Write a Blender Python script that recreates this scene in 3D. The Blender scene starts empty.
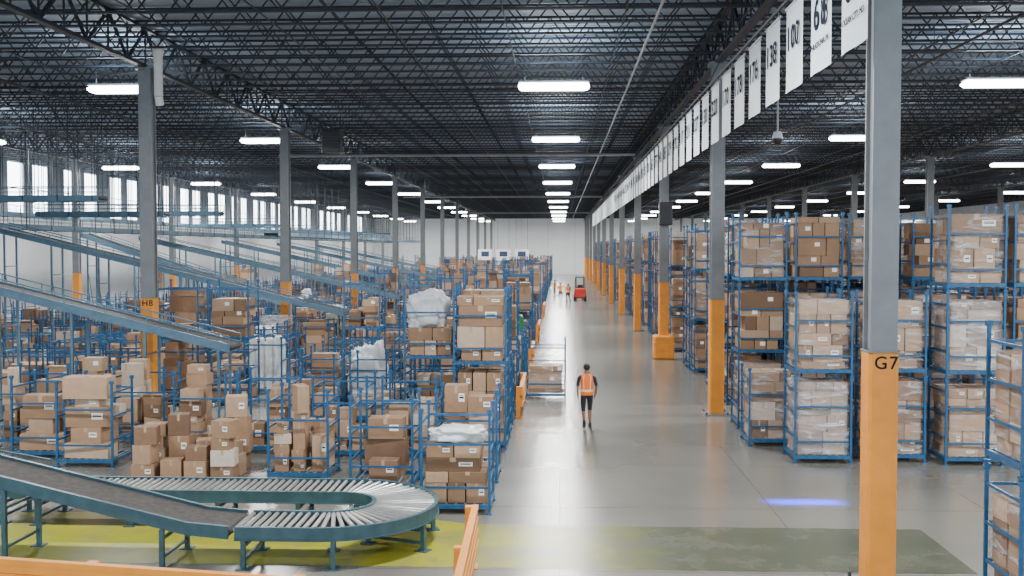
import bpy, math, random
from mathutils import Vector, Matrix
random.seed(11)
R = random.random
def U(a,b): return a+(b-a)*R()
COL = bpy.context.scene.collection
BAY=16.0; XG=4.62; XH=-12.4; Z0=15.5

# ------------------------------------------------------------------ materials
def new_mat(name):
    m=bpy.data.materials.new(name); m.use_nodes=True
    nt=m.node_tree; b=nt.nodes['Principled BSDF']
    return m,nt,b
def mat(name,col,rough=0.5,metal=0.0,noise=0.12,scale=6.0,emit=None,es=0.0):
    m,nt,b=new_mat(name)
    b.inputs['Roughness'].default_value=rough
    b.inputs['Metallic'].default_value=metal
    if noise>0:
        tc=nt.nodes.new('ShaderNodeTexCoord'); n=nt.nodes.new('ShaderNodeTexNoise')
        n.inputs['Scale'].default_value=scale; n.inputs['Detail'].default_value=4
        nt.links.new(tc.outputs['Object'],n.inputs['Vector'])
        r=nt.nodes.new('ShaderNodeValToRGB')
        r.color_ramp.elements[0].position=0.3; r.color_ramp.elements[1].position=0.7
        r.color_ramp.elements[0].color=[c*(1-noise) for c in col]+[1]
        r.color_ramp.elements[1].color=[min(1,c*(1+noise)) for c in col]+[1]
        nt.links.new(n.outputs['Fac'],r.inputs['Fac']); nt.links.new(r.outputs['Color'],b.inputs['Base Color'])
    else: b.inputs['Base Color'].default_value=list(col)+[1]
    if emit:
        b.inputs['Emission Color'].default_value=list(emit)+[1]; b.inputs['Emission Strength'].default_value=es
    return m
def carton_mat():
    m,nt,b=new_mat('cardboard'); b.inputs['Roughness'].default_value=0.75
    g=nt.nodes.new('ShaderNodeNewGeometry'); o=nt.nodes.new('ShaderNodeObjectInfo')
    a=nt.nodes.new('ShaderNodeMath'); a.operation='ADD'
    f=nt.nodes.new('ShaderNodeMath'); f.operation='FRACT'
    nt.links.new(g.outputs['Random Per Island'],a.inputs[0]); nt.links.new(o.outputs['Random'],a.inputs[1])
    nt.links.new(a.outputs[0],f.inputs[0])
    r=nt.nodes.new('ShaderNodeValToRGB'); cr=r.color_ramp
    cols=[(0,(.18,.10,.058)),(.3,(.32,.19,.11)),(.6,(.42,.26,.155)),(.9,(.50,.335,.215)),(1,(.66,.56,.46))]
    cr.elements[0].color=list(cols[0][1])+[1]; cr.elements[1].color=list(cols[-1][1])+[1]
    for p,c in cols[1:-1]:
        e=cr.elements.new(p); e.color=list(c)+[1]
    nt.links.new(f.outputs[0],r.inputs['Fac'])
    tc=nt.nodes.new('ShaderNodeTexCoord'); n=nt.nodes.new('ShaderNodeTexNoise'); n.inputs['Scale'].default_value=3
    nt.links.new(tc.outputs['Object'],n.inputs['Vector'])
    mx=nt.nodes.new('ShaderNodeMix'); mx.data_type='RGBA'; mx.blend_type='MULTIPLY'; mx.inputs[0].default_value=0.3
    nt.links.new(r.outputs['Color'],mx.inputs[6]); nt.links.new(n.outputs['Fac'],mx.inputs[7])
    nt.links.new(mx.outputs[2],b.inputs['Base Color'])
    return m
def concrete():
    m,nt,b=new_mat('polished_concrete')
    tc=nt.nodes.new('ShaderNodeTexCoord')
    n=nt.nodes.new('ShaderNodeTexNoise'); n.inputs['Scale'].default_value=0.22; n.inputs['Detail'].default_value=6
    n2=nt.nodes.new('ShaderNodeTexNoise'); n2.inputs['Scale'].default_value=.8; n2.inputs['Detail'].default_value=4
    nt.links.new(tc.outputs['Object'],n.inputs['Vector']); nt.links.new(tc.outputs['Object'],n2.inputs['Vector'])
    r=nt.nodes.new('ShaderNodeValToRGB'); r.color_ramp.elements[0].position=.3; r.color_ramp.elements[1].position=.72
    r.color_ramp.elements[0].color=(.16,.156,.135,1); r.color_ramp.elements[1].color=(.235,.23,.205,1)
    nt.links.new(n.outputs['Fac'],r.inputs['Fac'])
    br=nt.nodes.new('ShaderNodeTexBrick'); br.offset=0; br.inputs['Scale'].default_value=1
    br.inputs['Brick Width'].default_value=4.0; br.inputs['Row Height'].default_value=4.0; br.inputs['Mortar Size'].default_value=0.014
    br.inputs['Color1'].default_value=(1,1,1,1); br.inputs['Color2'].default_value=(.94,.94,.94,1); br.inputs['Mortar'].default_value=(.65,.65,.65,1)
    nt.links.new(tc.outputs['Object'],br.inputs['Vector'])
    mx=nt.nodes.new('ShaderNodeMix'); mx.data_type='RGBA'; mx.blend_type='MULTIPLY'; mx.inputs[0].default_value=1
    nt.links.new(r.outputs['Color'],mx.inputs[6]); nt.links.new(br.outputs['Color'],mx.inputs[7])
    nt.links.new(mx.outputs[2],b.inputs['Base Color'])
    mr=nt.nodes.new('ShaderNodeMapRange'); mr.inputs['To Min'].default_value=.17; mr.inputs['To Max'].default_value=.26
    nt.links.new(n2.outputs['Fac'],mr.inputs['Value']); nt.links.new(mr.outputs[0],b.inputs['Roughness'])
    b.inputs['Specular IOR Level'].default_value=1.0
    return m
def band_paint(name):
    """worn painted band: yellow-green under the conveyor turning grey-green across the aisle"""
    m,nt,b=new_mat(name); L=nt.links
    tc=nt.nodes.new('ShaderNodeTexCoord'); sp=nt.nodes.new('ShaderNodeSeparateXYZ'); L.new(tc.outputs['Object'],sp.inputs[0])
    n=nt.nodes.new('ShaderNodeTexNoise'); n.inputs['Scale'].default_value=1.1; n.inputs['Detail'].default_value=10; n.inputs['Roughness'].default_value=.68
    L.new(tc.outputs['Object'],n.inputs['Vector'])
    def mth(op,a,c):
        x=nt.nodes.new('ShaderNodeMath'); x.operation=op
        for i,q in enumerate((a,c)):
            if isinstance(q,(int,float)): x.inputs[i].default_value=q
            else: L.new(q,x.inputs[i])
        return x.outputs[0]
    xr=nt.nodes.new('ShaderNodeMapRange'); xr.inputs['From Min'].default_value=-2.2; xr.inputs['From Max'].default_value=1.8
    L.new(mth('ADD',sp.outputs['X'],mth('MULTIPLY',mth('SUBTRACT',n.outputs['Fac'],.5),4)),xr.inputs['Value'])
    col=nt.nodes.new('ShaderNodeMix'); col.data_type='RGBA'; L.new(xr.outputs[0],col.inputs[0])
    col.inputs[6].default_value=(.36,.36,.03,1); col.inputs[7].default_value=(.075,.088,.058,1)
    wr=nt.nodes.new('ShaderNodeMapRange'); wr.inputs['From Min'].default_value=.46; wr.inputs['From Max'].default_value=.72; wr.inputs['To Max'].default_value=.6
    L.new(n.outputs['Fac'],wr.inputs['Value'])
    c2=nt.nodes.new('ShaderNodeMix'); c2.data_type='RGBA'; L.new(wr.outputs[0],c2.inputs[0]); L.new(col.outputs[2],c2.inputs[6]); c2.inputs[7].default_value=(.17,.166,.14,1)
    L.new(c2.outputs[2],b.inputs['Base Color']); b.inputs['Roughness'].default_value=.26
    return m
def wrap_mat(name,lo,hi):
    m,nt,b=new_mat(name)
    b.inputs['Base Color'].default_value=(.70,.74,.79,1); b.inputs['Roughness'].default_value=.12
    out=nt.nodes['Material Output']
    t=nt.nodes.new('ShaderNodeBsdfTransparent'); ms=nt.nodes.new('ShaderNodeMixShader')
    tc=nt.nodes.new('ShaderNodeTexCoord'); n=nt.nodes.new('ShaderNodeTexNoise'); n.inputs['Scale'].default_value=2.2; n.inputs['Detail'].default_value=4; n.inputs['Distortion'].default_value=.8
    mp=nt.nodes.new('ShaderNodeMapping'); mp.inputs['Scale'].default_value=(.8,.8,3.6); mp.inputs['Rotation'].default_value=(.25,.35,0)
    oi=nt.nodes.new('ShaderNodeObjectInfo'); va=nt.nodes.new('ShaderNodeVectorMath'); va.operation='ADD'
    nt.links.new(tc.outputs['Object'],va.inputs[0]); nt.links.new(oi.outputs['Location'],va.inputs[1])
    nt.links.new(va.outputs[0],mp.inputs['Vector']); nt.links.new(mp.outputs[0],n.inputs['Vector'])
    r=nt.nodes.new('ShaderNodeMapRange'); r.inputs['From Min'].default_value=.5; r.inputs['From Max'].default_value=.74
    r.inputs['To Min'].default_value=lo; r.inputs['To Max'].default_value=hi
    nt.links.new(n.outputs['Fac'],r.inputs['Value']); nt.links.new(r.outputs[0],ms.inputs[0])
    nt.links.new(t.outputs[0],ms.inputs[1]); nt.links.new(b.outputs[0],ms.inputs[2]); nt.links.new(ms.outputs[0],out.inputs['Surface'])
    bp=nt.nodes.new('ShaderNodeBump'); bp.inputs['Strength'].default_value=1.0; bp.inputs['Distance'].default_value=.06
    nt.links.new(n.outputs['Fac'],bp.inputs['Height']); nt.links.new(bp.outputs[0],b.inputs['Normal'])
    return m
M={}
M['floor']=concrete()
M['carton']=carton_mat()
M['tape']=mat('packing_tape',(.46,.33,.22),.25,0,.05)
M['label']=mat('paper_label',(.88,.88,.86),.6,0,.03)
M['blue']=mat('blue_painted_steel',(.014,.095,.22),.38,.2,.25,8)
M['teal']=mat('teal_painted_steel',(.04,.10,.125),.4,.2,.2,5)
M['tealb']=mat('pale_blue_conveyor_paint',(.10,.185,.26),.4,.2,.15,5)
M['roller']=mat('zinc_roller',(.48,.49,.48),.3,.7,.1)
M['belt']=mat('rubber_belt',(.06,.055,.053),.8,0,.25,10); M['belt'].node_tree.nodes['Principled BSDF'].inputs['Specular IOR Level'].default_value=.25
M['grey']=mat('grey_column_paint',(.20,.215,.23),.45,.1,.1,3)
M['yellow']=mat('orange_yellow_guard',(.78,.28,.025),.45,0,.1,3)
M['dark']=mat('dark_joist_paint',(.024,.030,.042),.5,.2,.2,2)
M['deck']=mat('roof_deck',(.32,.39,.48),.6,.0,.10,.3)
M['white']=mat('white_wall_paint',(.74,.77,.80),.6,0,.04,.5)
M['wallg']=mat('grey_upper_wall_paint',(.34,.38,.42),.6,0,.06,.5)
M['black']=mat('black_plastic',(.012,.012,.014),.4,0,.1)
M['ink']=mat('black_lettering',(.012,.016,.03),.9,0,0); M['ink'].node_tree.nodes['Principled BSDF'].inputs['Specular IOR Level'].default_value=.1
M['banner']=mat('white_vinyl',(.58,.65,.72),.5,0,.03,1)
M['pipe']=mat('galvanised_pipe',(.35,.37,.39),.4,.5,.1,2)
M['lamp']=mat('led_diffuser',(1,1,1),.5,0,0,1,(1,.99,.95),22)
M['band']=band_paint('worn_band_paint')
M['wrap']=wrap_mat('stretch_film',.06,.60)
M['wrap2']=wrap_mat('milky_film',.22,.8)
M['bag']=mat('white_plastic_bag',(.62,.65,.68),.3,0,.14,4)
M['green']=mat('green_plastic',(.03,.22,.09),.4,0,.15,4)
M['frame']=mat('window_frame',(.45,.47,.5),.4,.1,.05)
M['red']=mat('red_machine_paint',(.45,.03,.02),.35,.1,.1)
M['rubber']=mat('tyre_rubber',(.02,.02,.02),.8,0,.1)
M['skin']=mat('skin',(.25,.125,.075),.5,0,.08,10)
M['hair']=mat('black_hair',(.012,.01,.009),.6,0,.2,30)
M['cloth']=mat('black_cloth',(.02,.022,.028),.85,0,.2,12)
M['shoe']=mat('dark_shoe',(.035,.035,.04),.6,0,.1)
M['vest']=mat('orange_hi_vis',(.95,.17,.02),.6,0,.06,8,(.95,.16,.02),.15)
M['refl']=mat('reflective_stripe',(.82,.80,.35),.3,.1,.03)
M['navy']=mat('navy_panel',(.03,.05,.12),.4,0,.1)
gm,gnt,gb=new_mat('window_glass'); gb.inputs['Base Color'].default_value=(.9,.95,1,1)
gb.inputs['Roughness'].default_value=.3; gb.inputs['Emission Color'].default_value=(.85,.93,1,1); gb.inputs['Emission Strength'].default_value=10  # panes emit by themselves, standing in for bright daylight outside
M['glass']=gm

# ------------------------------------------------------------------ mesh builder
class MB:
    def __init__(s): s.v=[];s.f=[];s.m=[];s.mats=[]
    def mi(s,k):
        if k not in s.mats: s.mats.append(k)
        return s.mats.index(k)
    def box(s,cx,cy,cz,sx,sy,sz,k,rz=0.0):
        i=len(s.v); c,sn=math.cos(rz),math.sin(rz); hx,hy,hz=sx/2,sy/2,sz/2
        for dz in (-hz,hz):
            for dx,dy in ((-hx,-hy),(hx,-hy),(hx,hy),(-hx,hy)):
                s.v.append((cx+dx*c-dy*sn,cy+dx*sn+dy*c,cz+dz))
        k=s.mi(k)
        for q in ((3,2,1,0),(4,5,6,7),(0,1,5,4),(1,2,6,5),(2,3,7,6),(3,0,4,7)):
            s.f.append(tuple(i+a for a in q)); s.m.append(k)
    def cbox(s,cx,cy,cz,sx,sy,sz,k,b):
        k=s.mi(k); hx,hy,hz=sx/2,sy/2,sz/2
        def ring(ix,z):
            x,y=hx-ix,hy-ix; bb=b
            pts=[(-x+bb,-y),(x-bb,-y),(x,-y+bb),(x,y-bb),(x-bb,y),(-x+bb,y),(-x,y-bb),(-x,-y+bb)]
            i=len(s.v)
            for p in pts: s.v.append((cx+p[0],cy+p[1],cz+z))
            return i
        rs=[ring(b,-hz),ring(0,-hz+b),ring(0,hz-b),ring(b,hz)]
        s.f.append(tuple(rs[0]+7-j for j in range(8))); s.m.append(k)
        for a,c in zip(rs,rs[1:]):
            for j in range(8):
                j2=(j+1)%8; s.f.append((a+j,a+j2,c+j2,c+j)); s.m.append(k)
        s.f.append(tuple(rs[3]+j for j in range(8))); s.m.append(k)
    def rod(s,p0,p1,r,k,n=4,r2=None,caps=True):
        p0=Vector(p0);p1=Vector(p1);d=(p1-p0).normalized()
        u=Vector((0,0,1)) if abs(d.z)<.9 else Vector((1,0,0))
        a=d.cross(u).normalized(); b=d.cross(a).normalized(); r2=r if r2 is None else r2
        i=len(s.v); k=s.mi(k); off=math.pi/4 if n==4 else 0
        for p,rr in ((p0,r),(p1,r2)):
            for j in range(n):
                t=2*math.pi*j/n+off; s.v.append(tuple(p+a*math.cos(t)*rr+b*math.sin(t)*rr))
        for j in range(n):
            j2=(j+1)%n; s.f.append((i+j,i+j2,i+n+j2,i+n+j)); s.m.append(k)
        if caps:
            s.f.append(tuple(i+n-1-j for j in range(n))); s.m.append(k); s.f.append(tuple(i+n+j for j in range(n))); s.m.append(k)
    def sweep(s,pts,o0,o1,z0,z1,k):
        i=len(s.v); k=s.mi(k); n=len(pts)
        for j,p in enumerate(pts):
            a=pts[max(0,j-1)]; b=pts[min(n-1,j+1)]
            d=Vector((b[0]-a[0],b[1]-a[1],0)).normalized(); nx,ny=-d.y,d.x
            for o,z in ((o0,z0),(o1,z0),(o1,z1),(o0,z1)):
                s.v.append((p[0]+nx*o,p[1]+ny*o,p[2]+z))
        for j in range(n-1):
            for q in range(4):
                q2=(q+1)%4; s.f.append((i+4*j+q,i+4*j+q2,i+4*j+4+q2,i+4*j+4+q)); s.m.append(k)
        s.f.append((i+3,i+2,i+1,i)); s.m.append(k); e=i+4*(n-1); s.f.append((e,e+1,e+2,e+3)); s.m.append(k)
    def ell(s,c,r,k,nu=12,nv=8,fn=None):
        i=len(s.v); k=s.mi(k)
        for a in range(nv+1):
            ph=math.pi*a/nv
            for b in range(nu):
                th=2*math.pi*b/nu
                p=Vector((math.sin(ph)*math.cos(th),math.sin(ph)*math.sin(th),math.cos(ph)))
                if fn: p=fn(p)
                s.v.append((c[0]+p.x*r[0],c[1]+p.y*r[1],c[2]+p.z*r[2]))
        for a in range(nv):
            for b in range(nu):
                b2=(b+1)%nu; s.f.append((i+a*nu+b,i+(a+1)*nu+b,i+(a+1)*nu+b2,i+a*nu+b2)); s.m.append(k)
    def mesh(s,name,smooth=False):
        me=bpy.data.meshes.new(name); me.from_pydata(s.v,[],s.f)
        for k in s.mats: me.materials.append(M[k])
        me.polygons.foreach_set('material_index',s.m)
        if smooth: me.polygons.foreach_set('use_smooth',[True]*len(s.f))
        me.update(); return me
def add(name,data,loc=(0,0,0),parent=None,label=None,cat=None,group=None,kind=None,rot=None,scale=None):
    o=bpy.data.objects.new(name,data); COL.objects.link(o); o.location=loc
    if rot is not None: o.rotation_euler=rot
    if scale is not None: o.scale=scale
    if parent: o.parent=parent
    if label: o['label']=label
    if cat: o['category']=cat
    if group: o['group']=group
    if kind: o['kind']=kind
    return o
def boxmesh(name,k,*dims):
    b=MB()
    for d in dims: b.box(*d,k)
    return b.mesh(name)
def copy_tree(root,loc,rot=None,scale=None,label=None):
    c=root.copy(); COL.objects.link(c); c.location=loc
    if rot is not None: c.rotation_euler=rot
    if scale is not None: c.scale=scale
    if label: c['label']=label
    for ch in root.children:
        d=ch.copy(); d.parent=c; COL.objects.link(d)
    return c
def text_mesh(txt,size,k,align='CENTER',ext=.002,bold=.018,sp=1.12):
    cu=bpy.data.curves.new('t','FONT'); cu.body=txt; cu.size=size; cu.align_x=align; cu.align_y='CENTER'; cu.extrude=ext; cu.resolution_u=5
    cu.offset=bold*size; cu.space_character=sp
    o=bpy.data.objects.new('t',cu); COL.objects.link(o)
    dg=bpy.context.evaluated_depsgraph_get(); me=bpy.data.meshes.new_from_object(o.evaluated_get(dg))
    bpy.data.objects.remove(o)
    if len(me.vertices):
        xs=[v.co.x for v in me.vertices]; ys=[v.co.y for v in me.vertices]; mx=(max(xs)+min(xs))/2; my=(max(ys)+min(ys))/2
        for v in me.vertices: v.co.x-=mx; v.co.y-=my
    me.materials.clear(); me.materials.append(M[k]); return me

# ------------------------------------------------------------------ shell
XL,XR,YB,YE,HC=-36.0,56.0,-10.0,205.0,11.6
b=MB(); b.box((XL+XR)/2,(YB+YE)/2,-.15,XR-XL+.6,YE-YB+.6,.3,'floor'); add('floor',b.mesh('floor'),kind='structure',label='polished grey concrete warehouse floor',cat='floor')
b=MB(); b.box((XL+XR)/2,(YB+YE)/2,HC+.1,XR-XL+.6,YE-YB+.6,.2,'deck')
for i in range(int((YE-YB)/.9)): b.box((XL+XR)/2,YB+.45+i*.9,HC-.02,XR-XL,.35,.04,'deck')
add('ceiling',b.mesh('ceiling'),kind='structure',label='pale metal roof deck above dark joists',cat='ceiling')
b=MB(); b.box((XL+XR)/2,YE+.15,HC/2,XR-XL+.6,.3,HC,'white')
for i in range(18): b.box(XL+2.5+i*5.2,YE-.01,HC/2,.06,.02,HC,'frame')
add('wall_back',b.mesh('wall_back'),kind='structure',label='white panel end wall',cat='wall')
b=MB(); b.box(XR+.15,(YB+YE)/2,HC/2,.3,YE-YB,HC,'white'); add('wall_right',b.mesh('wall_right'),kind='structure',label='white panel side wall',cat='wall')
WB,WT=7.2,10.7
wins=[]
y=44.0
while y<190:
    wins.append((y,y+2.2)); wins.append((y+3.3,y+5.5)); y+=7.9
b=MB(); b.box(XL-.05,(YB+YE)/2,WB/2,.1,YE-YB,WB,'white'); b.box(XL-.05,(YB+YE)/2,(WT+HC)/2,.1,YE-YB,HC-WT,'wallg')
py=YB
for a,c in wins+[(YE,YE)]:
    b.box(XL-.05,(py+a)/2,(WB+WT)/2,.1,a-py,WT-WB,'wallg'); py=c
add('wall_left',b.mesh('wall_left'),kind='structure',label='side wall, white below, grey between high windows',cat='wall')
w=MB(); W,H=2.2,WT-WB
for z in (-H/2+.05,0,H/2-.05): w.box(.02,0,z,.06,W,.06,'frame')
for yy in (-W/2+.04,W/2-.04): w.box(.02,yy,0,.06,.07,H,'frame')
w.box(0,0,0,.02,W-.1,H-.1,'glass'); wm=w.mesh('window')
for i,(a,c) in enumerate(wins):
    add('window_%d'%(i+1),wm,(XL-.03,(a+c)/2,(WB+WT)/2),kind='structure',label='tall narrow high-level window, pane glowing in place of daylight',cat='window')
dm=MB(); dm.box(0,-.05,1.7,3.0,.1,3.4,'frame')
for k in range(6): dm.box(0,-.11,.3+k*.56,2.8,.03,.5,'pipe')
dm.box(0,-.13,2.5,1.8,.03,.9,'navy'); dmm=dm.mesh('dock_door')
for i,x in enumerate((-22,-17.5,-13.5,-10,-6.5,9,13,17,21,26)): add('door_%d'%(i+1),dmm,(x,YE,0),kind='structure',label='sectional dock door with small dark window',cat='door')
sg=MB(); sg.box(0,0,0,2.0,.06,1.5,'label'); sgm=sg.mesh('panel'); s2=MB(); s2.box(0,-.05,.1,1.1,.02,.7,'navy'); s2m=s2.mesh('marking')
s3=MB()
for s in (-.8,.8): s3.rod((s,0,.75),(s,0,6.7),.02,'dark')
s3m=s3.mesh('hanger')
for x in (-10.6,-8.0,-5.4):
    r=add('hanging_sign',None,(x,150,4.1),label='white hanging sign with a dark square marking',cat='sign',group='white signs near the end wall'); add('panel',sgm,parent=r); add('marking',s2m,parent=r); add('hanger',s3m,parent=r)

m=MB(); k=m.mi('band'); xs=[-15.8+i*.17 for i in range(131)]
random.seed(5)
for i,x in enumerate(xs):
    t=min(1,max(0,(x+2.8)/1.2)); top=19.2*(1-t)+18.65*t; bot=16.1
    m.v.append((x,bot+U(-.02,.02),.003)); m.v.append((x,top+U(-.02,.02),.003))
    if i: m.f.append((2*i-2,2*i,2*i+1,2*i-1)); m.m.append(k)
random.seed(21)
add('floor_marking',m.mesh('floor_marking'),label='worn floor band, yellow-green under the conveyor, grey-green across the aisle',cat='floor marking')

# ------------------------------------------------------------------ roof steel
b=MB(); JB,JT=10.75,11.5
for z in (JB,JT):
    b.box((XL+XR)/2,-.03,z,XR-XL-.1,.04,.055,'dark'); b.box((XL+XR)/2,.03,z,XR-XL-.1,.04,.055,'dark')
x=XL+.3; up=True
while x<XR-.9:
    b.rod((x,0,JB if up else JT),(x+.6,0,JT if up else JB),.025,'dark',4,caps=False); x+=.6; up=not up
jm=b.mesh('roof_joist'); y=17.0
while y<YE-1:
    add('roof_joist',jm,(0,y,0),label='dark open-web steel roof joist spanning the hall',cat='roof joist',group='open-web roof joists'); y+=1.5
gmsh=MB(); GB,GT=10.35,11.45
for z in (GB,GT): gmsh.box(0,(14+YE)/2,z,.2,YE-14.4,.09,'dark')
y=14.5; up=True
while y<YE-2:
    gmsh.rod((0,y,GB if up else GT),(0,y+1.3,GT if up else GB),.05,'dark',4,caps=False); gmsh.rod((0,y,GB),(0,y,GT),.03,'dark',4,caps=False); y+=1.3; up=not up
gmm=gmsh.mesh('roof_girder')
for x in (XG,XH,XH-17.08,XG+17.08,XG+34.16): add('roof_girder',gmm,(x,0,0),label='deep dark steel truss girder over a column row',cat='roof girder',group='roof girders')
bm=boxmesh('joist_bridging','dark',(0,(16+YE)/2,10.72,.03,YE-17,.03))
for i in range(30):
    x=XL+1.6+i*3.0
    add('joist_bridging',bm,(x,0,0),label='thin dark bridging rod tying the joists',cat='bridging',group='joist bridging rods')
def pipe(p0,p1,r,label,k='pipe',hang=None):
    m=MB(); m.rod(p0,p1,r,k,8)
    if hang:
        n=int((Vector(p1)-Vector(p0)).length/8)
        for i in range(n+1):
            p=Vector(p0).lerp(Vector(p1),i/n); m.rod(p,(p.x,p.y,JT),.012,'dark',4)
    return add('sprinkler_pipe',m.mesh('sprinkler_pipe'),label=label,cat='pipe')
pipe((2.3,14,10.45),(2.3,200,10.45),.035,'long grey sprinkler pipe along the aisle',hang=1)
for x in (-18.5,11,17.5,30): pipe((x,16,10.5),(x,200,10.5),.04,'dark sprinkler pipe along the hall','dark',hang=1)
for y in (60,108,156): pipe((-16,y,10.2),(4.2,y,10.2),.08,'thicker grey main pipe crossing under the joists',hang=1)

# columns
def column(x,y,labtext=None):
    r=add('steel_column',None,(x,y,0),label='grey steel column with orange-yellow guard at its base' if not labtext else 'grey steel column, orange-yellow lower part marked '+labtext,cat='column',group='building columns')
    if not hasattr(column,'m'):
        a=MB(); a.box(0,-.18,6.9,.38,.04,6.95,'grey'); a.box(0,.18,6.9,.38,.04,6.95,'grey'); a.box(0,0,6.9,.27,.32,6.94,'grey')
        a.box(0,0,10.3,.55,.55,.08,'grey'); a.box(0,0,3.43,.44,.44,.02,'grey')
        g=MB(); g.cbox(0,0,1.73,.42,.45,3.42,'yellow',.04)
        p=MB(); p.box(0,0,.02,.75,.75,.04,'grey')
        for sx in (-1,1):
            for sy in (-1,1): p.rod((sx*.31,sy*.31,.04),(sx*.31,sy*.31,.1),.025,'dark',6)
        column.m=(a.mesh('shaft'),g.mesh('column_guard'),p.mesh('base_plate'))
    add('shaft',column.m[0],parent=r,label='grey painted steel shaft'); add('column_guard',column.m[1],parent=r,label='orange-yellow lower guard'); add('base_plate',column.m[2],parent=r)
    if labtext:
        add('lettering',text_mesh(labtext,.26,'ink',bold=.008,sp=1.15),(.03,-.232,3.28),parent=r,rot=(math.pi/2,0,0),label='black painted '+labtext)
    return r
for k in range(12):
    y=Z0+BAY*k
    column(XG,y,'G7' if k==0 else None)
    if k>=1: column(XH,y,'H8' if k==1 else None)
    if k>=3: column(XH-17.08,y)
    if k>=2: column(XG+17.08,y)
    if k>=5: column(XG+34.16,y)
cols=[(x,Z0+BAY*k) for k in range(12) for x in (XG,XH,XH-17.08,XG+17.08,XG+34.16)]
m=MB(); m.rod((0,0,0),(0,0,1.15),.13,'label',12); m.rod((0,0,1.15),(.0,.0,1.3),.13,'label',12,r2=.17); m.rod((0,0,0),(.0,.1,-.25),.12,'label',12); m.rod((0,0,1.3),(0,0,1.6),.17,'label',12)
add('drain_pipe',m.mesh('drain_pipe'),(XH+.45,Z0+BAY-.25,9.45),label='short pale roof drain pipe beside a column top',cat='pipe')
def ring_guard(x,y):
    m=MB(); m.cbox(0,0,.53,.9,.9,1.06,'yellow',.06)
    for z in (.37,.74): m.cbox(0,0,z,.92,.92,.05,'yellow',.02)
    add('column_protector',m.mesh('column_protector'),(x,y,0),label='chunky orange plastic protector around a column foot',cat='column protector',group='column protectors')
ring_guard(XG,Z0+32)
# ------------------------------------------------------------------ lights
def fixture_proto():
    r=add('high_bay_light',None,(0,0,0),label='long bright LED high-bay light hanging from the roof',cat='ceiling light',group='LED high-bay lights')
    h=MB(); h.cbox(0,0,.17,2.2,.5,.08,'pipe',.02)
    l=MB(); l.cbox(0,0,.04,2.2,.62,.18,'lamp',.07)
    c=MB()
    for s in (-.9,.9): c.rod((s,0,.2),(s,0,JB-9.9),.012,'dark',4)
    add('housing',h.mesh('housing'),parent=r); add('diffuser',l.mesh('diffuser'),parent=r,label='glowing white diffuser'); add('hanger',c.mesh('hanger'),parent=r)
    return r
pl=fixture_proto(); first=True
ld=bpy.data.lights.new('high_bay_lamp','AREA'); ld.shape='RECTANGLE'; ld.size=2.1; ld.size_y=.5; ld.energy=1450; ld.color=(1,.985,.95)
lu=bpy.data.lights.new('added_deck_fill','AREA'); lu.shape='RECTANGLE'; lu.size=2.0; lu.size_y=.4; lu.energy=150; lu.color=(.8,.92,1)  # added upward fill to brighten the roof deck, not a fixture part
for i in range(6):
    for j in range(0,13):
        x=-27.4+13.6*i; y=1.2+16*j
        if i==0 and j<3: continue
        if i==5 and j<2: continue
        if first: pl.location=(x,y,9.9); first=False
        else: copy_tree(pl,(x,y,9.9))
        lo=bpy.data.objects.new('high_bay_lamp',ld); COL.objects.link(lo); lo.location=(x,y,9.84)
        if j>=1:
            lo=bpy.data.objects.new('added_deck_fill',lu); COL.objects.link(lo); lo.location=(x,y,10.13); lo.rotation_euler=(math.pi,0,0)

# ------------------------------------------------------------------ banners
nums=['88','68','100','138','176','178','170','320','130','127','211','117','192','29','85','142','77','63','201','155','98','46','188','151','34','119','205','72','166','94','182','58','144','123','40']
caps={0:'OCEAN CITY, MD',1:'PHILADELPHIA, PA'}
RT=Matrix(((0,0,-1),(-1,0,0),(0,1,0))).to_euler()
pm=MB(); nseg=8; PW=1.30
for i in range(nseg):
    y0=-PW/2+PW*i/nseg; y1=y0+PW/nseg
    w0=.012*math.sin(i/nseg*6.28); w1=.012*math.sin((i+1)/nseg*6.28)
    a=len(pm.v)
    for (yy,ww,z) in ((y0,w0,1.52),(y1,w1,1.52),(y1,w1,0),(y0,w0,0)): pm.v.append((ww,yy,z))
    kk=pm.mi('banner'); pm.f+= [(a,a+1,a+2,a+3)]; pm.m+=[kk]
pmm=pm.mesh('panel'); rm=MB(); rm.rod((0,-.68,1.5),(0,.68,1.5),.025,'pipe',8)
for s in (-.6,.6): rm.rod((0,s,1.5),(0,s,1.66),.01,'dark',4)
rmm=rm.mesh('hanging_bar'); XB=4.05; ZB=7.68
for i in range(len(nums)+28):
    y=14.95+1.88*i
    n=nums[i] if i<len(nums) else None
    r=add('hanging_banner',None,(XB,y,ZB),label='white vinyl banner with black number '+n if n else 'white vinyl aisle banner hanging from the rail',cat='banner',group='numbered aisle banners')
    add('panel',pmm,parent=r); add('hanging_bar',rmm,parent=r)
    if n: add('number',text_mesh(n,.70 if len(n)<3 else .58,'ink',bold=.014,sp=1.3 if len(n)<3 else 1.16),(-.022,0,.92),parent=r,rot=RT,label='bold black '+n)
    if i in caps: add('caption',text_mesh(caps[i],.135,'ink',bold=.0,sp=1.0),(-.022,0,.42),parent=r,rot=RT,label='small black caption')
m=MB(); m.rod((XB,13.8,ZB+1.66),(XB,134,ZB+1.66),.035,'dark',6)
for k in range(16):
    y=14+k*8; m.rod((XB,y,ZB+1.66),(XB+.5,y,10.35),.02,'dark',4)
add('banner_rail',m.mesh('banner_rail'),label='thin dark rail carrying the numbered banners',cat='rail')
r=add('dome_camera',None,(5.25,26,7.45),label='small dome security camera hanging on a pole',cat='security camera')
m=MB(); m.rod((0,0,.25),(0,0,3.2),.025,'pipe',6); add('pole',m.mesh('pole'),parent=r)
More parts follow.
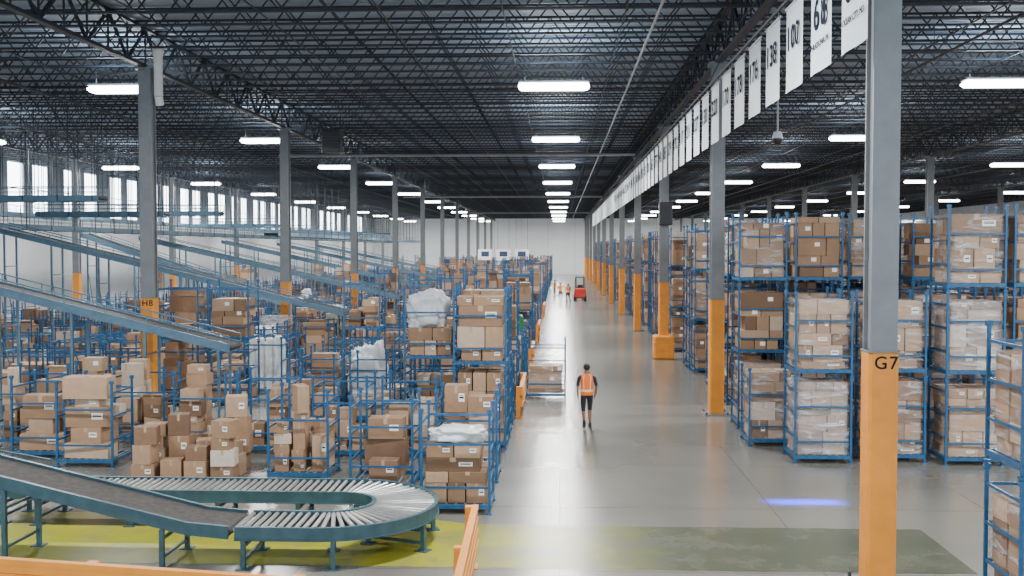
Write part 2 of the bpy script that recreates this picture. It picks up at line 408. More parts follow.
m=MB(); m.rod((0,0,.12),(0,0,.28),.14,'banner',12,r2=.09); add('housing',m.mesh('housing'),parent=r)
m=MB(); m.ell((0,0,.10),(.12,.12,.13),'black',14,8); add('dome',m.mesh('dome',True),parent=r)
r=add('loudspeaker',None,(XG+.02,Z0+32-.50,5.95),label='black loudspeaker box fixed to a column',cat='loudspeaker')
m=MB(); m.cbox(0,0,.5,.58,.34,1.0,'black',.03); add('cabinet',m.mesh('cabinet'),parent=r)
m=MB(); m.rod((0,-.18,.3),(0,-.17,.3),.17,'dark',16); add('woofer_grille',m.mesh('grille'),parent=r)
m=MB(); m.rod((0,-.18,.72),(0,-.17,.72),.09,'dark',12); add('tweeter_grille',m.mesh('grille'),parent=r)
m=MB(); m.box(0,.22,.45,.1,.12,.5,'pipe'); add('bracket',m.mesh('bracket'),parent=r)
r=add('unit_heater',None,(-11.0,51,9.5),label='dark unit heater hanging under the roof',cat='heater')
m=MB(); m.cbox(0,0,.6,.9,.8,1.1,'black',.05); add('casing',m.mesh('casing'),parent=r)
m=MB()
for k in range(6): m.box(0,-.42,.2+k*.15,.85,.06,.03,'dark')
add('louvre',m.mesh('louvre'),parent=r)
m=MB()
for s in (-.4,.4): m.rod((s,0,1.1),(s,0,1.95),.015,'dark')
add('hanger',m.mesh('hanger'),parent=r)

# ------------------------------------------------------------------ racks + cartons
RW,RD,RH=1.32,1.18,1.97
PT=.046
def post_geo(m,x,y):
    m.box(x,y,RH/2+.02,PT,PT,RH-.06,'blue'); m.box(x,y,RH-.05,.08,.08,.07,'blue'); m.box(x,y,.02,.09,.09,.04,'blue')
def base_geo(m):
    for s in (-1,1):
        m.box(s*(RW/2-.03),0,.15,.05,RD-.1,.08,'blue'); m.box(0,s*(RD/2-.03),.15,RW-.1,.05,.08,'blue')
    for i in range(7): m.box(-RW/2+.14+i*(RW-.28)/6,0,.185,.03,RD-.1,.015,'pipe')
SZ=(.62,1.15,1.68); FZ=(.5,1.30)
m=MB(); post_geo(m,0,0); pmesh=m.mesh('upright_post')
m=MB(); base_geo(m); basemesh=m.mesh('base_frame')
sidemesh=boxmesh('side_rail','blue',(0,0,0,.032,RD-.08,.04))
backmesh=boxmesh('back_rail','blue',(0,0,0,RW-.08,.032,.04))
def rack_proto():
    r=add('stacking_rack',None,(0,0,-50),label='x',cat='rack',group='blue stacking racks')
    for sx in (-1,1):
        for sy in (-1,1): add('upright_post',pmesh,(sx*(RW/2-.03),sy*(RD/2-.03),0),parent=r)
        for z in SZ: add('side_rail',sidemesh,(sx*(RW/2-.03),0,z),parent=r)
    add('base_frame',basemesh,parent=r)
    for z in SZ: add('back_rail',backmesh,(0,RD/2-.03,z),parent=r)
    for z in FZ: add('front_rail',backmesh,(0,-RD/2+.03,z),parent=r)
    return r
m=MB()
for sx in (-1,1):
    for sy in (-1,1): post_geo(m,sx*(RW/2-.03),sy*(RD/2-.03))
    for z in SZ: m.box(sx*(RW/2-.03),0,z,.032,RD-.08,.04,'blue')
for z in SZ: m.box(0,RD/2-.03,z,RW-.08,.032,.04,'blue')
for z in (.5,1.68): m.box(0,-RD/2+.03,z,RW-.08,.032,.045,'blue')
base_geo(m); wholerack=m.mesh('stacking_rack')
racks=[]; cartons=[]; wraps=[]; tops=[]
def load(x,y,z0,fill,style):
    z0+=.195; tp=z0
    w,d=RW-.16,RD-.16
    if style=='layer':
        z=z0
        while z<z0+fill-.16:
            h=random.choice((.16,.20,.26,.32,.38,.45,.52)); h=min(h,z0+fill-z)
            if h<.12: break
            nx=random.choice((1,2,2,2,3)); ny=2; inset=random.choice((0,0,.06,.14))
            ww=w-inset; xx=x+U(-inset,inset)/2
            cuts=[0]+sorted(U(.32,.68) if nx==2 else (i+1)/nx+U(-.05,.05) for i in range(nx-1))+[1]
            for i in range(nx):
                for j in range(ny):
                    cw=(cuts[i+1]-cuts[i])*ww; cx=xx-ww/2+(cuts[i]+cuts[i+1])/2*ww; cy=y-d/2+(j+.5)*d/ny
                    cartons.append((cx,cy+U(-.02,.02),z+h/2,cw-.025,d/ny-.05,h-.004,U(-.03,.03),j==0))
            z+=h; tp=z
    else:
        nx=random.choice((1,2,2,2,3)); ny=2
        for i in range(nx):
            for j in range(ny):
                z=z0; top=z0+fill*U(.1,1.3)
                while z<top:
                    h=U(.15,.6)
                    if z+h>z0+1.95: break
                    cw=w/nx*(U(.62,.94) if nx>1 else U(.45,.9)); cd=d/ny*U(.62,.94)
                    cartons.append((x-w/2+(i+.5)*w/nx+U(-.02,.02),y-d/2+(j+.5)*d/ny+U(-.02,.02),z+h/2,cw,cd,h-.003,U(-.12,.12) if z+h<top else U(-.5,.5)*(cw+cd<.8),j==0 or z+h>=top))
                    z+=h; tp=max(tp,z)
    return tp
def pile(x0,x1,y0,y1,mh):
    nx=int((x1-x0)/.56); ny=int((y1-y0)/.5)
    for i in range(nx):
        for j in range(ny):
            z=.004; top=mh*U(.25,1.15)*(.6+.4*j/max(1,ny-1))
            while z<top:
                h=U(.2,.48); cw=.54*U(.7,.95); cd=.48*U(.75,.95)
                cartons.append((x0+(i+.5)*.56+U(-.03,.03),y0+(j+.5)*.5,z+h/2,cw,cd,h-.003,U(-.25,.25) if z+h>=top else U(-.08,.08),True)); z+=h
def stack(x,y,tiers,style='layer',fill=(1.2,1.65),wrap=0.0,post=.0):
    for (cx,cy) in cols:
        if abs(cx-x)<RW/2+.4 and abs(cy-y)<RD/2+.4: return
    for t in range(tiers):
        racks.append((x,y,t*RH,t))
        tp=load(x,y,t*RH,U(*fill),style)
        if R()<wrap: wraps.append((x,y,t*RH,tp-t*RH-.16))
        elif t==tiers-1: tops.append((x,y,tp))
stack(6.50,14.2,2,'layer',(1.3,1.6),1.0)
stack(6.0,24.9,2,'layer',(1.6,1.7),1)
stack(5.33,26.95,1,'layer',(1.5,1.65),1.0)
stack(7.72,25.1,2,'layer',(1.5,1.7),.8)
stack(9.35,24.8,3,'layer',(1.5,1.7),.8)
stack(10.9,25.0,3,'layer',(1.5,1.7),.8); stack(12.5,25,3,'layer',(1.5,1.7),.8)
stack(7.55,27.2,2,'layer',(1.3,1.6),.6)
stack(5.50,29.6,3,'layer',(1.3,1.7),.7); stack(7.1,30.0,3,'layer',(1.3,1.7),.7)
stack(8.7,30.6,3,'layer',(1.3,1.7),.6); stack(10.4,30.4,3,'layer',(1.3,1.7),.6); stack(12.1,30.4,3,'layer',(1.3,1.7),.6); stack(13.8,30.4,3,'layer',(1.3,1.7),.6)
def vis(x,y,mg=.02): return -.53-mg < x/y < .44+mg
y=34.0; row=0
while y<175:
    x=5.95; i=0
    while x<50:
        if vis(x,y) and i%7!=5 and R()>.06 and (y<70 or i<4 or R()<.5):
            stack(x+U(-.06,.06),y+U(-.05,.05),3 if R()<.8 else 2,'layer',(1.3,1.75),.5 if y<55 else 0)
        x+=1.58; i+=1
    row+=1
    y+=1.45 if row%4 else 4.2
    if y>70: y+=.6
# left side
stack(-1.92,19.9,1,'layer',(1.15,1.3))
stack(-3.6,21.7,1,'loose',(1.4,1.6)); stack(-1.95,22.6,1,'loose',(1.2,1.5))
stack(-5.5,22.5,1,'loose',(1.1,1.5)); stack(-1.95,26.3,2,'layer',(1.5,1.7),0); stack(-3.5,25.0,1,'loose'); stack(-3.35,27.6,2,'layer',(.7,.9),0); stack(-1.95,28.0,2,'layer',(1.4,1.7))
pile(-9.1,-6.8,21.9,23.4,1.6)
for x,y in ((-10.7,23.6),(-12.2,24.6),(-13.4,26.2),(-5.2,25.0),(-7.0,25.4),(-8.7,25.5),(-10.5,26.6),(-12.2,28.0)): stack(x+U(-.1,.1),y+U(-.1,.1),1,'loose',(.9,1.6))
racks.append((-5.75,31.6,0,0)); cols.append((-5.75,31.6))
racks.append((-9.95,35.6,0,0)); cols.append((-9.95,35.6))
stack(-.45,35.0,1,'layer',(.9,1.3),1.0)
inc_y=(29.6,45.5,53.5,61,76,91,106)
y=30.0; row=0
while y<180:
    i=0; x=-1.95
    while x>-31:
        near=any(abs(y-q)<1.35 for q in inc_y) and x<-8
        if vis(x,y) and not near and i%6!=4 and R()>.16:
            t=1
            if y>50 and i<3 and R()<.35: t=2
            elif R()<.08: t=2
            if i==0: stack(x+U(-.08,.08),y+U(-.06,.06),t,'layer',(1.1,1.9 if t==1 else 1.65))
            else: stack(x+U(-.08,.08),y+U(-.06,.06),t,'loose' if R()<.7 else 'layer',(.3,1.5),.12 if y<50 else 0)
        x-=1.66; i+=1
    row+=1
    y+=1.55 if row%3 else 3.1
    if y>75: y+=.6
def dist(c): return c[1]+.3*abs(c[0])
cand=sorted([c for c in cartons if c[7] and vis(c[0],c[1],0)],key=dist)[:300]; cs=set(cand)
cm=MB(); cm.cbox(0,0,0,1,1,1,'carton',.012); cmesh=cm.mesh('cardboard_carton')
tm=MB(); tm.box(0,0,.502,.11,1.0,.004,'tape'); tm.box(0,-.502,.36,.11,.004,.285,'tape'); tm.box(0,.502,.36,.11,.004,.285,'tape'); tmesh=tm.mesh('packing_tape')
lm=MB(); lm.box(.24,-.503,.05,.26,.004,.3,'label'); lm.box(.24,-.506,.12,.2,.002,.02,'ink'); lm.box(.24,-.506,.05,.2,.002,.06,'ink'); lmesh=lm.mesh('shipping_label')
def clabel(c):
    big=c[3]*c[4]*c[5]
    s='large ' if big>.12 else ('small ' if big<.045 else '')
    k='flat ' if c[5]<.27 else ('tall ' if c[5]>c[3] else '')
    return ('brown %s%scardboard carton with tape '%(s,k))+('in a loose floor pile' if c[2]-c[5]/2<.1 or (-9.2<c[0]<-6.7 and c[1]<23.5) else 'on a blue rack')
for n,c in enumerate(cand):
    o=add('cardboard_carton',cmesh,(c[0],c[1],c[2]),rot=(0,0,c[6]),scale=(c[3],c[4],c[5]),label=clabel(c),cat='carton',group='stacked cardboard cartons')
    if c[1]<32:
        add('packing_tape',tmesh,parent=o)
        if n%2==0: add('shipping_label',lmesh,parent=o)
m=MB()
for c in cartons:
    if c in cs: continue
    m.box(c[0],c[1],c[2],c[3],c[4],c[5],'carton',c[6])
    if c[1]<70: m.box(c[0],c[1],c[2]+c[5]/2+.001,.07,c[4],.003,'tape',c[6])
    if c[1]<60 and R()<.3:
        m.box(c[0]+.2*c[3],c[1]-c[4]/2-.004,c[2]+.1*c[5],.14,.003,.11,'label')
add('cardboard_carton',m.mesh('cardboard_cartons_far'),kind='stuff',label='hundreds of brown cartons filling the farther racks',cat='carton',group='stacked cardboard cartons')
rs=sorted([r for r in racks if vis(r[0],r[1])],key=dist)
proto=rack_proto(); used=False
for n,r in enumerate(rs[:300]):
    lab='blue steel stacking rack '+('standing on the floor, loaded with cartons' if r[3]==0 else 'stacked on another rack, loaded with cartons')
    if n<64:
        if not used: proto.location=r[:3]; proto['label']=lab; used=True
        else: copy_tree(proto,r[:3],label=lab)
    else: add('stacking_rack',wholerack,r[:3],label=lab,cat='rack',group='blue stacking racks')
m=MB()
for r in rs[300:]:
    x,y,z,_=r
    for sx in (-1,1):
        for sy in (-1,1): m.box(x+sx*(RW/2-.03),y+sy*(RD/2-.03),z+RH/2,.045,.045,RH,'blue')
    for s in (-1,1):
        for zz in (.15,1.68): m.box(x+s*(RW/2-.03),y,z+zz,.03,RD,.04,'blue')
    for zz in (.15,1.5): m.box(x,y-RD/2+.03,z+zz,RW,.04,.05,'blue')
add('stacking_rack',m.mesh('stacking_racks_far'),kind='stuff',label='mass of blue steel racks standing far down the hall',cat='rack',group='blue stacking racks')
def film(x,y,z,h,k):
    m=MB(); n=9; w,d=RW-.12,RD-.115; kk=m.mi(k)
    per=[]
    for sx0,sy0,sx1,sy1 in ((-1,-1,1,-1),(1,-1,1,1),(1,1,-1,1),(-1,1,-1,-1)):
        for i in range(5):
            t=i/5; per.append(((sx0+(sx1-sx0)*t)*w/2,(sy0+(sy1-sy0)*t)*d/2))
    for a in range(n+1):
        for p in per:
            q=1+U(-.015,.002); m.v.append((p[0]*q,p[1]*q,.2+(h-.03)*a/n))
    L=len(per)
    for a in range(n):
        for i in range(L):
            j=(i+1)%L; m.f.append((a*L+i,a*L+j,(a+1)*L+j,(a+1)*L+i)); m.m.append(kk)
    m.f.append(tuple(n*L+i for i in range(L))); m.m.append(kk)
    add('stretch_film',m.mesh('stretch_film',True),(x,y,z),label='clear stretch film wrapped around stacked cartons' if k=='wrap' else 'milky stretch film wrapped around stacked cartons',cat='plastic film',group='stretch film wraps')
for i,wv in enumerate(sorted(wraps,key=dist)[:90]): film(*wv,'wrap' if i%5!=2 else 'wrap2')
def bag(x,y,z,sx,sy,sz,lab,k='bag'):
    ph=[U(0,6) for _ in range(6)]
    def fn(p):
        s=1+.13*math.sin(4*p.x+ph[0])*math.cos(5*p.z+ph[1])+.10*math.sin(9*p.y+ph[2]+3*p.z)+.06*math.sin(17*p.x+ph[3]+11*p.z)+.04*math.sin(23*p.y+ph[4]+19*p.x)
        q=Vector((math.copysign(abs(p.x)**.6,p.x),math.copysign(abs(p.y)**.6,p.y),math.copysign(abs(p.z)**.6,p.z)))*s
        if q.z<-.8: q.z=-.8
        return q
    m=MB(); m.ell((0,0,.8*sz),(sx,sy,sz),k,36,22,fn)
    add('plastic_bundle',m.mesh('plastic_bundle',True),(x,y,z),label=lab,cat='plastic bundle',group='plastic-wrapped bundles')
bl='crumpled white plastic sheet draped over cartons in a rack'; bb='white plastic-wrapped bundle on top of cartons'
lt=sorted([t for t in tops if t[0]<0],key=dist)
bag(lt[0][0],lt[0][1],lt[0][2],.5,.46,.13,bl)
bag(-5.75,31.6,.2,.53,.46,1.0,'large white plastic-wrapped load standing in a blue rack')
for t in tops:
    if abs(t[0]+3.35)<.05 and abs(t[1]-27.6)<.1: bag(t[0]-.1,t[1],t[2],.5,.45,.5,'white plastic bags bulging out of a tall blue rack')
pick=[t for t in lt[6:] if 36<t[1]<75 and t[2]<2.1]
random.shuffle(pick)
for t in pick[:16]: bag(t[0],t[1],t[2],U(.25,.5),U(.25,.42),U(.12,.35),bb)
g=[t for t in tops if abs(t[0]+1.95)<.2 and 40<t[1]<60 and t[2]<2.3]
if g: bag(g[0][0]+.2,g[0][1],g[0][2],.33,.35,.4,'small green plastic bundle on top of cartons','green')
rt=sorted([t for t in tops if t[0]>0],key=dist)
for t in rt[2:30:7]: bag(t[0],t[1],t[2],.45,.4,.12,bl)
rl=MB(); rl.rod((0,0,0),(0,0,1.55),.12,'bag',16); rl.rod((0,0,1.55),(0,0,1.6),.12,'bag',16,r2=.09); rl.rod((0,0,1.58),(0,0,1.62),.045,'carton',10); rlm=rl.mesh('film_roll')
for k in range(8):
    add('film_roll',rlm,(-9.95-.45+.30*(k%4),35.6-.25+.45*(k//4),.195),rot=(0,0,.4*k),scale=(1,1,U(.9,1.12)),label='upright white roll of plastic film in a blue rack',cat='plastic roll',group='white film rolls')

# ------------------------------------------------------------------ conveyors
def conv_root(name,loc,label,group=None): return add(name,None,loc,label=label,cat='conveyor',group=group)
def rel(m,loc):
    m.v=[(v[0]-loc[0],v[1]-loc[1],v[2]-loc[2]) for v in m.v]; return m
cx,cy,rad,hb,wd=-3.80,17.60,1.20,.60,1.0
path=[]; x=-9.4
while x<cx-.01: path.append((x,cy+rad,hb)); x+=.13
na=32
for i in range(na+1):
    t=math.pi/2-math.pi*i/na; path.append((cx+rad*math.cos(t),cy+rad*math.sin(t),hb))
x=cx-.13
while x>-5.05: path.append((x,cy-rad,hb)); x-=.13
xe=path[-1][0]
loc=(cx,cy,0); r=conv_root('roller_conveyor',loc,'U-shaped grey roller conveyor with teal steel side frames')
for nm,o0,o1 in (('outer_side_frame',wd/2,wd/2+.05),('inner_side_frame',-wd/2-.05,-wd/2)):
    m=MB(); m.sweep(path,o0,o1,-.15,.04,'teal'); m.sweep(path,min(o0,o1)-.01,max(o0,o1)+.01,.04,.05,'teal'); m.sweep(path,min(o0,o1)-.02,max(o0,o1)+.02,-.16,-.145,'teal')
    add(nm,rel(m,loc).mesh(nm),parent=r)
rm_=MB(); rm_.rod((0,-wd/2,0),(0,wd/2,0),.036,'roller',8); rm2=rm_.mesh('roller',False)
nr=0
for j in range(len(path)-1,-1,-1):
    a=path[max(0,j-1)]; c=path[min(len(path)-1,j+1)]
    ang=math.atan2(c[1]-a[1],c[0]-a[0])
    if nr<100: add('roller',rm2,(path[j][0]-loc[0],path[j][1]-loc[1],hb),parent=r,rot=(0,0,ang)); nr+=1
m=MB(); m.sweep(path,-wd/2,wd/2,-.10,-.08,'belt'); add('drive_pan',rel(m,loc).mesh('drive_pan'),parent=r)
def hleg(m,p,ang,w,h,k='teal'):
    nx,ny=-math.sin(ang),math.cos(ang)
    for s in (-1,1):
        x,y=p[0]+nx*s*w/2,p[1]+ny*s*w/2
        m.box(x,y,h/2,.07,.07,h,k,ang); m.box(x,y,.01,.2,.2,.02,k,ang)
    for z in (.18*h+.05,.75*h): m.rod((p[0]-nx*w/2,p[1]-ny*w/2,z),(p[0]+nx*w/2,p[1]+ny*w/2,z),.03,k)
for t in (.02,.17,.32,.45,.56,.66,.76,.87,.99):
    j=int(t*(len(path)-1)); a=path[max(0,j-1)]; c=path[min(len(path)-1,j+1)]
    m=MB(); hleg(m,path[j],math.atan2(c[1]-a[1],c[0]-a[0]),wd+.05,hb-.15); add('support_leg',rel(m,loc).mesh('support_leg'),parent=r)
def belt_conv(p0,p1,w,label,group,k='teal',rods=False,legs=True,guard=0.0,legstep=2.4,sd=.2,pre=None):
    p0=Vector(p0);p1=Vector(p1); loc=((p0.x+p1.x)/2,(p0.y+p1.y)/2,0); n=8
    pts=[tuple(p0.lerp(p1,i/n)) for i in range(n+1)]
    if pre: pts=[pre]+pts
    r=conv_root('belt_conveyor',loc,label,group)
    m=MB(); m.sweep(pts,-w/2,w/2,-.06,0,'belt'); add('belt',rel(m,loc).mesh('belt'),parent=r,label='dark rubber belt')
    for s in (-1,1):
        a,b_=sorted((s*w/2,s*(w/2+.05))); m=MB(); m.sweep(pts,a,b_,-sd,.04,k); m.sweep(pts,a-.01,b_+.01,.04,.05,k); add('side_frame',rel(m,loc).mesh('side_frame'),parent=r)
    m=MB(); m.sweep(pts,-w/2,w/2,-sd+.03,-sd+.05,k); add('return_pan',rel(m,loc).mesh('return_pan'),parent=r)
    d=(p1-p0); L=d.length; ang=math.atan2(d.y,d.x); nn=Vector((-math.sin(ang),math.cos(ang),0))
    for p in (Vector(pts[0]),p1):
        m=MB(); m.rod(p-nn*w/2+Vector((0,0,-.06)),p+nn*w/2+Vector((0,0,-.06)),.05,'belt',10); add('end_roller',rel(m,loc).mesh('end_roller'),parent=r)
    cnt=max(1,int(L/legstep))
    for i in range(cnt+1):
        p=p0.lerp(p1,(i+.15)/(cnt+.3)); m=MB()
        if rods:
            for s in (-1,1):
                q=p+nn*s*(w/2+.1); m.rod((q.x,q.y,p.z-sd),(q.x,q.y,JB),.02,'dark')
            m.rod(p-nn*(w/2+.12)+Vector((0,0,-sd)),p+nn*(w/2+.12)+Vector((0,0,-sd)),.035,k); add('hanger_rod',rel(m,loc).mesh('hanger_rod'),parent=r)
        elif legs:
            hleg(m,p,ang,w+.08,p.z-sd,k)
            if p.z>3.2:
                a_=p-nn*(w/2+.04); c_=p+nn*(w/2+.04); m.rod((a_.x,a_.y,.6),(c_.x,c_.y,p.z*.7),.02,k)
            add('support_leg',rel(m,loc).mesh('support_leg'),parent=r)
    if guard:
        m=MB()
        for s in (-1,1):
            m.sweep(pts,s*(w/2+.06)-.018,s*(w/2+.06)+.018,guard-.035,guard,k)
            if guard>.35: m.sweep(pts,s*(w/2+.06)-.012,s*(w/2+.06)+.012,guard*.5-.025,guard*.5,k)
            g=int(L/1.2)
            for i in range(g+1):
                p=p0.lerp(p1,i/g)+nn*s*(w/2+.06); m.rod((p.x,p.y,p.z+.05),(p.x,p.y,p.z+guard),.016,k)
        add('guard_rail',rel(m,loc).mesh('guard_rail'),parent=r)
    return r
belt_conv((xe-.75,cy-rad,.66),(-14,cy-rad+.2,2.55),.96,'dark belt conveyor climbing from the roller bed, teal sides','feed conveyors','teal',sd=.15,pre=(xe-.11,cy-rad,.605))
belt_conv((-9.5,cy+rad,.62),(-16,cy+rad,1.7),.86,'dark belt conveyor joining the roller bed, teal sides','feed conveyors','teal',guard=.35)
for i,q in enumerate(inc_y):
    belt_conv((-9.2 if i!=2 else -14,q,2.2),(-24.4,q,5.9-.1*i),.95,'long inclined belt conveyor descending toward the racks, pale blue sides','inclined conveyors','tealb',legs=True,guard=.28,legstep=2.2,sd=.2)
for x,h in ((-25.2,6.0),(-30.5,6.9)):
    belt_conv((x,38,h),(x,160,h),.9,'overhead belt conveyor hung on long rods along the side wall','overhead conveyors','tealb',rods=True,guard=.45,legstep=2.4,sd=.2)
for y,h in ((42,7.0),(49,6.6),(57,6.9),(69,6.5),(84,6.4),(99,6.5),(114,6.6)):
    belt_conv((-24.5,y,h),(-18.4,y,h),.8,'overhead cross conveyor hung on long rods','overhead conveyors','tealb',rods=True,guard=.4,legstep=1.5,sd=.2)
belt_conv((-17.6,64,5.9),(-17.6,130,5.9),.8,'overhead belt conveyor hung on long rods over the racks','overhead conveyors','tealb',rods=True,guard=.4,legstep=2.4,sd=.2)

# ------------------------------------------------------------------ guard rails (orange)
def guard(p0,p1,h,label):
    p0=Vector(p0);p1=Vector(p1);d=p1-p0;L=d.length;ang=math.atan2(d.y,d.x);c=(p0+p1)/2
    r=add('guard_rail',None,(c.x,c.y,0),label=label,cat='guard rail',group='orange guard rails',rot=(0,0,ang))
    for z in ((h-.12,h*.5) if h>.6 else (h-.12,)):
        m=MB(); m.box(0,-.0,z,L,.07,.10,'yellow'); m.box(0,0,z+.09,L,.10,.07,'yellow'); m.box(0,0,z-.09,L,.10,.07,'yellow'); add('rail',m.mesh('rail'),parent=r)
    n=max(1,int(L/2))
    for i in range(n+1):
        m=MB(); x=-L/2+.08+i*(L-.16)/n; m.box(x,.09,h/2,.14,.12,h,'yellow'); m.box(x,.09,.01,.28,.26,.02,'yellow'); add('post',m.mesh('post'),parent=r)
guard((-8.5,13.0,0),(-3.0,12.1,0),1.06,'orange steel guard rail in front of the conveyor')
guard((-1.2,11.6,0),(-1.3,16.2,0),.95,'orange steel guard rail beside the aisle')
for y0,y1 in ((30.6,34.2),(42.5,46),(56,60),(76,80)): guard((-1.12,y0,0),(-1.12,y1,0),.9,'orange steel guard rail protecting racks by the aisle')

# ------------------------------------------------------------------ people
def skin_body(V,E,name,zones):
    me=bpy.data.meshes.new(name); me.from_pydata([v[0] for v in V],E,[])
    o=bpy.data.objects.new(name,me); COL.objects.link(o)
    md=o.modifiers.new('s','SKIN'); md.use_smooth_shade=True
    sv=me.skin_vertices[0].data
    for i,v in enumerate(V): sv[i].radius=v[1]; sv[i].use_root=(i==0)
    sb=o.modifiers.new('ss','SUBSURF'); sb.levels=3; sb.render_levels=3
    dg=bpy.context.evaluated_depsgraph_get(); m2=bpy.data.meshes.new_from_object(o.evaluated_get(dg)); bpy.data.objects.remove(o)
    m2.materials.clear()
    for k in ('skin','cloth','shoe'): m2.materials.append(M[k])
    for p in m2.polygons:
        p.use_smooth=True; p.material_index=zones(p.center)
    return m2
def person(loc,yaw,label,flip=1,vest='vest'):
    s=flip
    V=[((0,0,.97),(.145,.11)),((0,0,1.13),(.135,.10)),((0,.01,1.32),(.155,.11)),((0,.0,1.45),(.09,.07)),((0,.01,1.53),(.052,.052)),((0,.03,1.61),(.072,.088)),((0,.025,1.70),(.064,.078))]
    E=[(0,1),(1,2),(2,3),(3,4),(4,5),(5,6)]
    def chain(root,pts):
        pv=root
        for p,r_ in pts:
            V.append((p,(r_,r_) if not isinstance(r_,tuple) else r_)); E.append((pv,len(V)-1)); pv=len(V)-1
        return pv
    for sd in (-1,1):
        f=.16*sd*s
        el=(sd*.265,-.06+f*.3,1.15); wr=(sd*.25,.08+f*.6,.93); pa=(sd*.245,.11+f*.7,.865)
        chain(2,[((sd*.13,0,1.41),.07),((sd*.20,-.005,1.385),.062)])
        a=chain(len(V)-1,[((sd*.235,-.03,1.27),.05),(el,.041),((sd*.262,.01+f*.4,1.04),.037),(wr,.026),(pa,.034)])
        for q,(dx,L) in enumerate(((-.036,.07),(-.013,.085),(.011,.08),(.034,.062))):
            chain(a,[((pa[0]-sd*.005,pa[1]+dx,pa[2]-.05),.0095),((pa[0]-sd*.014,pa[1]+dx*1.05+.006,pa[2]-.05-L*.55),.0085),((pa[0]-sd*.034,pa[1]+dx*1.05+.01,pa[2]-.05-L),.0075)])
        chain(a,[((pa[0]-sd*.02,pa[1]+.05,pa[2]+.005),.012),((pa[0]-sd*.03,pa[1]+.07,pa[2]-.04),.0095)])
    for sd in (-1,1):
        if sd==s: pts=[((sd*.085,.0,.88),.105),((sd*.095,.09,.70),.085),((sd*.095,.15,.50),.06),((sd*.095,.12,.33),.058),((sd*.09,.06,.11),.036),((sd*.09,.04,.06),.03),((sd*.095,.13,.045),(.026,.022))]
        else: pts=[((sd*.085,.0,.88),.105),((sd*.095,.0,.70),.085),((sd*.095,.0,.50),.06),((sd*.09,-.13,.36),.058),((sd*.085,-.30,.21),.036),((sd*.085,-.335,.17),.03),((sd*.09,-.28,.11),(.024,.022))]
        chain(0,pts)
    def zones(c):
        if c.z>1.49: return 0
        if c.z>1.16: return 1
        if c.z>.84 and abs(c.x)<.21: return 1
        if abs(c.x)>.19 and c.z>.7: return 0
        if c.z>.47: return 1
        if c.z<.1 : return 2
        return 0
    body=skin_body(V,E,'body',zones)
    r=add('person',body,loc,label=label,cat='person',rot=(0,0,yaw))
    def hf(p):
        q=p.copy()
        if q.y>.35 and q.z<.35: q.y=.35; q.z=max(q.z,.2)
        elif q.z<-.35: q.x*=.85; q.z=max(q.z,-.75)
        return q
    m=MB(); m.ell((0,.012,1.665),(.092,.108,.105),'hair',20,12,hf); add('hair',m.mesh('hair',True),parent=r,label='short black hair')
    m=MB(); m.ell((0,.105,1.618),(.012,.018,.022),'skin',8,6); add('nose',m.mesh('nose',True),parent=r)
    ear=MB(); ear.ell((0,0,0),(.012,.02,.032),'skin',8,6); em=ear.mesh('ear',True)
    ey=MB(); ey.ell((0,0,0),(.011,.006,.006),'label',8,6); ey.ell((0,.004,0),(.005,.004,.005),'black',6,4); eym=ey.mesh('eye',True)
    for sd in (-1,1): add('ear',em,(sd*.078,.02,1.625),parent=r); add('eye',eym,(sd*.028,.098,1.642),parent=r)
    mo=MB(); mo.ell((0,.094,1.575),(.022,.008,.005),'cloth',8,4); add('mouth',mo.mesh('mouth',True),parent=r)
    rings=[(.90,.178,.138),(.95,.180,.136),(1.0,.174,.130),(1.06,.170,.126),(1.10,.168,.124),(1.16,.168,.125),(1.23,.175,.132),(1.28,.180,.134),(1.33,.184,.135),(1.38,.183,.130),(1.43,.172,.112),(1.47,.135,.09),(1.49,.10,.08)]
    m=MB(); n=32
    for z,a,bb in rings:
        for j in range(n):
            t=2*math.pi*j/n; cc,ss=math.cos(t),math.sin(t); fl=1+.02*math.sin(5*t+z*9)
            m.v.append((math.copysign(abs(cc)**.8,cc)*a*fl,.006+math.copysign(abs(ss)**.9,ss)*bb*fl,z))
    ko,kr=m.mi(vest),m.mi('refl')
    for i in range(len(rings)-1):
        for j in range(n):
            j2=(j+1)%n; t=2*math.pi*(j+.5)/n; z=(rings[i][0]+rings[i+1][0])/2; xx=math.cos(t)*.2
            m.f.append((i*n+j,i*n+j2,(i+1)*n+j2,(i+1)*n+j)); m.m.append(kr if (1.0<z<1.06 or (z>1.06 and .07<abs(xx)<.115)) else ko)
    o=add('safety_vest',m.mesh('safety_vest',True),parent=r,label='orange hi-vis vest with reflective stripes')
    sd_=o.modifiers.new('s','SOLIDIFY'); sd_.thickness=.006
    for sd in (-1,1):
        m=MB()
        m.ell((0,.06,.055),(.05,.15,.055),'shoe',16,10,lambda p: Vector((p.x,p.y,max(p.z,-.95)*(1 if p.y<.2 else .8)))); m.ell((0,.06,.014),(.05,.15,.014),'black',16,6); m.ell((0,-.01,.10),(.042,.05,.04),'shoe',12,6)
        if sd==s: add('shoe',m.mesh('shoe',True),(sd*.093,.03,0),parent=r)
        else: add('shoe',m.mesh('shoe',True),(sd*.088,-.345,.145),rot=(-.75,0,0),parent=r)
    return r
person((.74,29.0,0),.05,'person walking away in orange safety vest, dark shorts and shoes')
person((.05,100,0),0,'person in orange safety vest walking between racks',-1)
person((.75,97,0),2.6,'person in orange safety vest standing near a forklift',1)
person((-.5,108,0),1.2,'person in dark clothes and vest beside the racks',1)

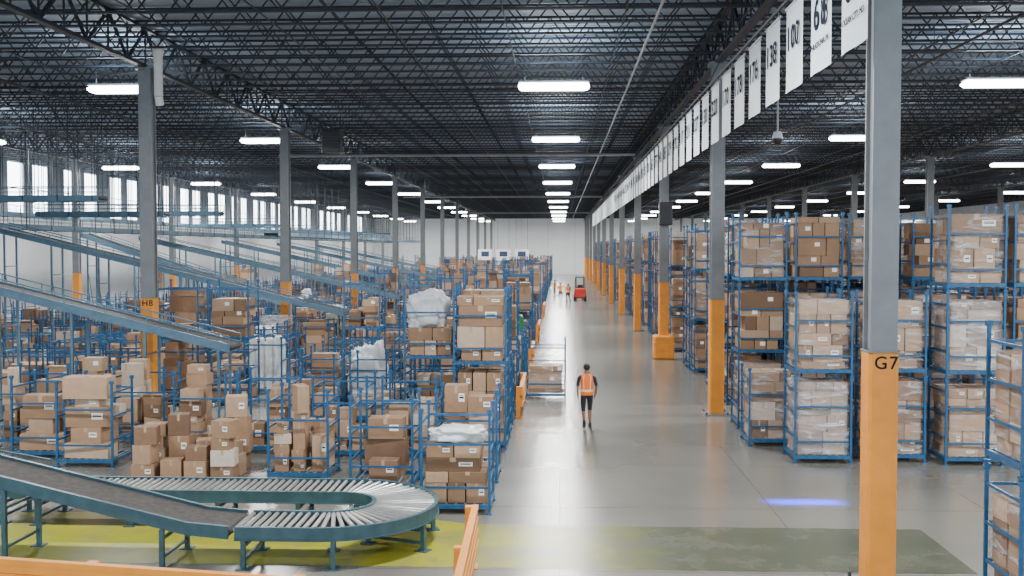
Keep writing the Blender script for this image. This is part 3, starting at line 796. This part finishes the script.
# ------------------------------------------------------------------ forklift
r=add('forklift',None,(1.9,101,0),label='red forklift truck parked on the aisle',cat='forklift',rot=(0,0,0))
m=MB(); m.cbox(0,0,.62,1.1,1.7,.75,'red',.08); m.cbox(0,-.95,.75,1.05,.45,.95,'red',.1); add('body',m.mesh('body'),parent=r)
m=MB()
for sx in (-1,1): m.rod((sx*.48,-.7,1.0),(sx*.44,-.5,2.15),.035,'black'); m.rod((sx*.48,.65,.95),(sx*.44,.45,2.15),.035,'black')
m.box(0,0,2.17,.98,1.1,.05,'black'); add('overhead_guard',m.mesh('overhead_guard'),parent=r)
m=MB()
for sx in (-1,1): m.box(sx*.35,1.0,1.2,.1,.12,2.2,'dark')
for z in (.3,1.2,2.2): m.box(0,1.0,z,.7,.08,.08,'dark')
add('mast',m.mesh('mast'),parent=r)
m=MB(); m.box(0,0,0,.12,1.1,.05,'dark'); m.box(0,-.52,.3,.12,.06,.6,'dark'); fm=m.mesh('fork')
for sx in (-1,1): add('fork',fm,(sx*.28,1.62,.1),parent=r)
m=MB(); m.box(0,-.2,1.05,.5,.5,.12,'black'); m.box(0,-.45,1.3,.5,.1,.45,'black'); add('seat',m.mesh('seat'),parent=r)
m=MB(); m.rod((-.11,0,0),(.11,0,0),.27,'rubber',16); m.rod((-.12,0,0),(.12,0,0),.12,'pipe',10); wmsh=m.mesh('wheel')
for sx in (-1,1):
    for yy in (-.85,.65): add('wheel',wmsh,(sx*.5,yy,.27),parent=r)

def blue(x,y,L,p,sy=.25):
    l=bpy.data.lights.new('blue_line_light','AREA'); l.shape='RECTANGLE'; l.size=L; l.size_y=sy; l.energy=p; l.color=(.0,.02,1); l.spread=math.radians(14)
    o=bpy.data.objects.new('blue_line_light',l); COL.objects.link(o); o.location=(x,y,2.6)
blue(4.75,20.6,1.3,55); blue(-.3,60,1.2,260,6)

# ------------------------------------------------------------------ world + camera
w=bpy.data.worlds.new('w'); bpy.context.scene.world=w; w.use_nodes=True
bg=w.node_tree.nodes['Background']; bg.inputs[0].default_value=(.72,.86,1,1); bg.inputs[1].default_value=2.5
cam=bpy.data.cameras.new('camera'); cam.sensor_width=36; cam.lens=1060/1024*36; cam.clip_end=500
co=bpy.data.objects.new('camera',cam); COL.objects.link(co); co.location=(0,0,4.9)
co.rotation_euler=(math.radians(90-2.107),0,math.radians(2.59)); bpy.context.scene.camera=co
print('racks',len(racks),'cartons',len(cartons),'wraps',len(wraps))
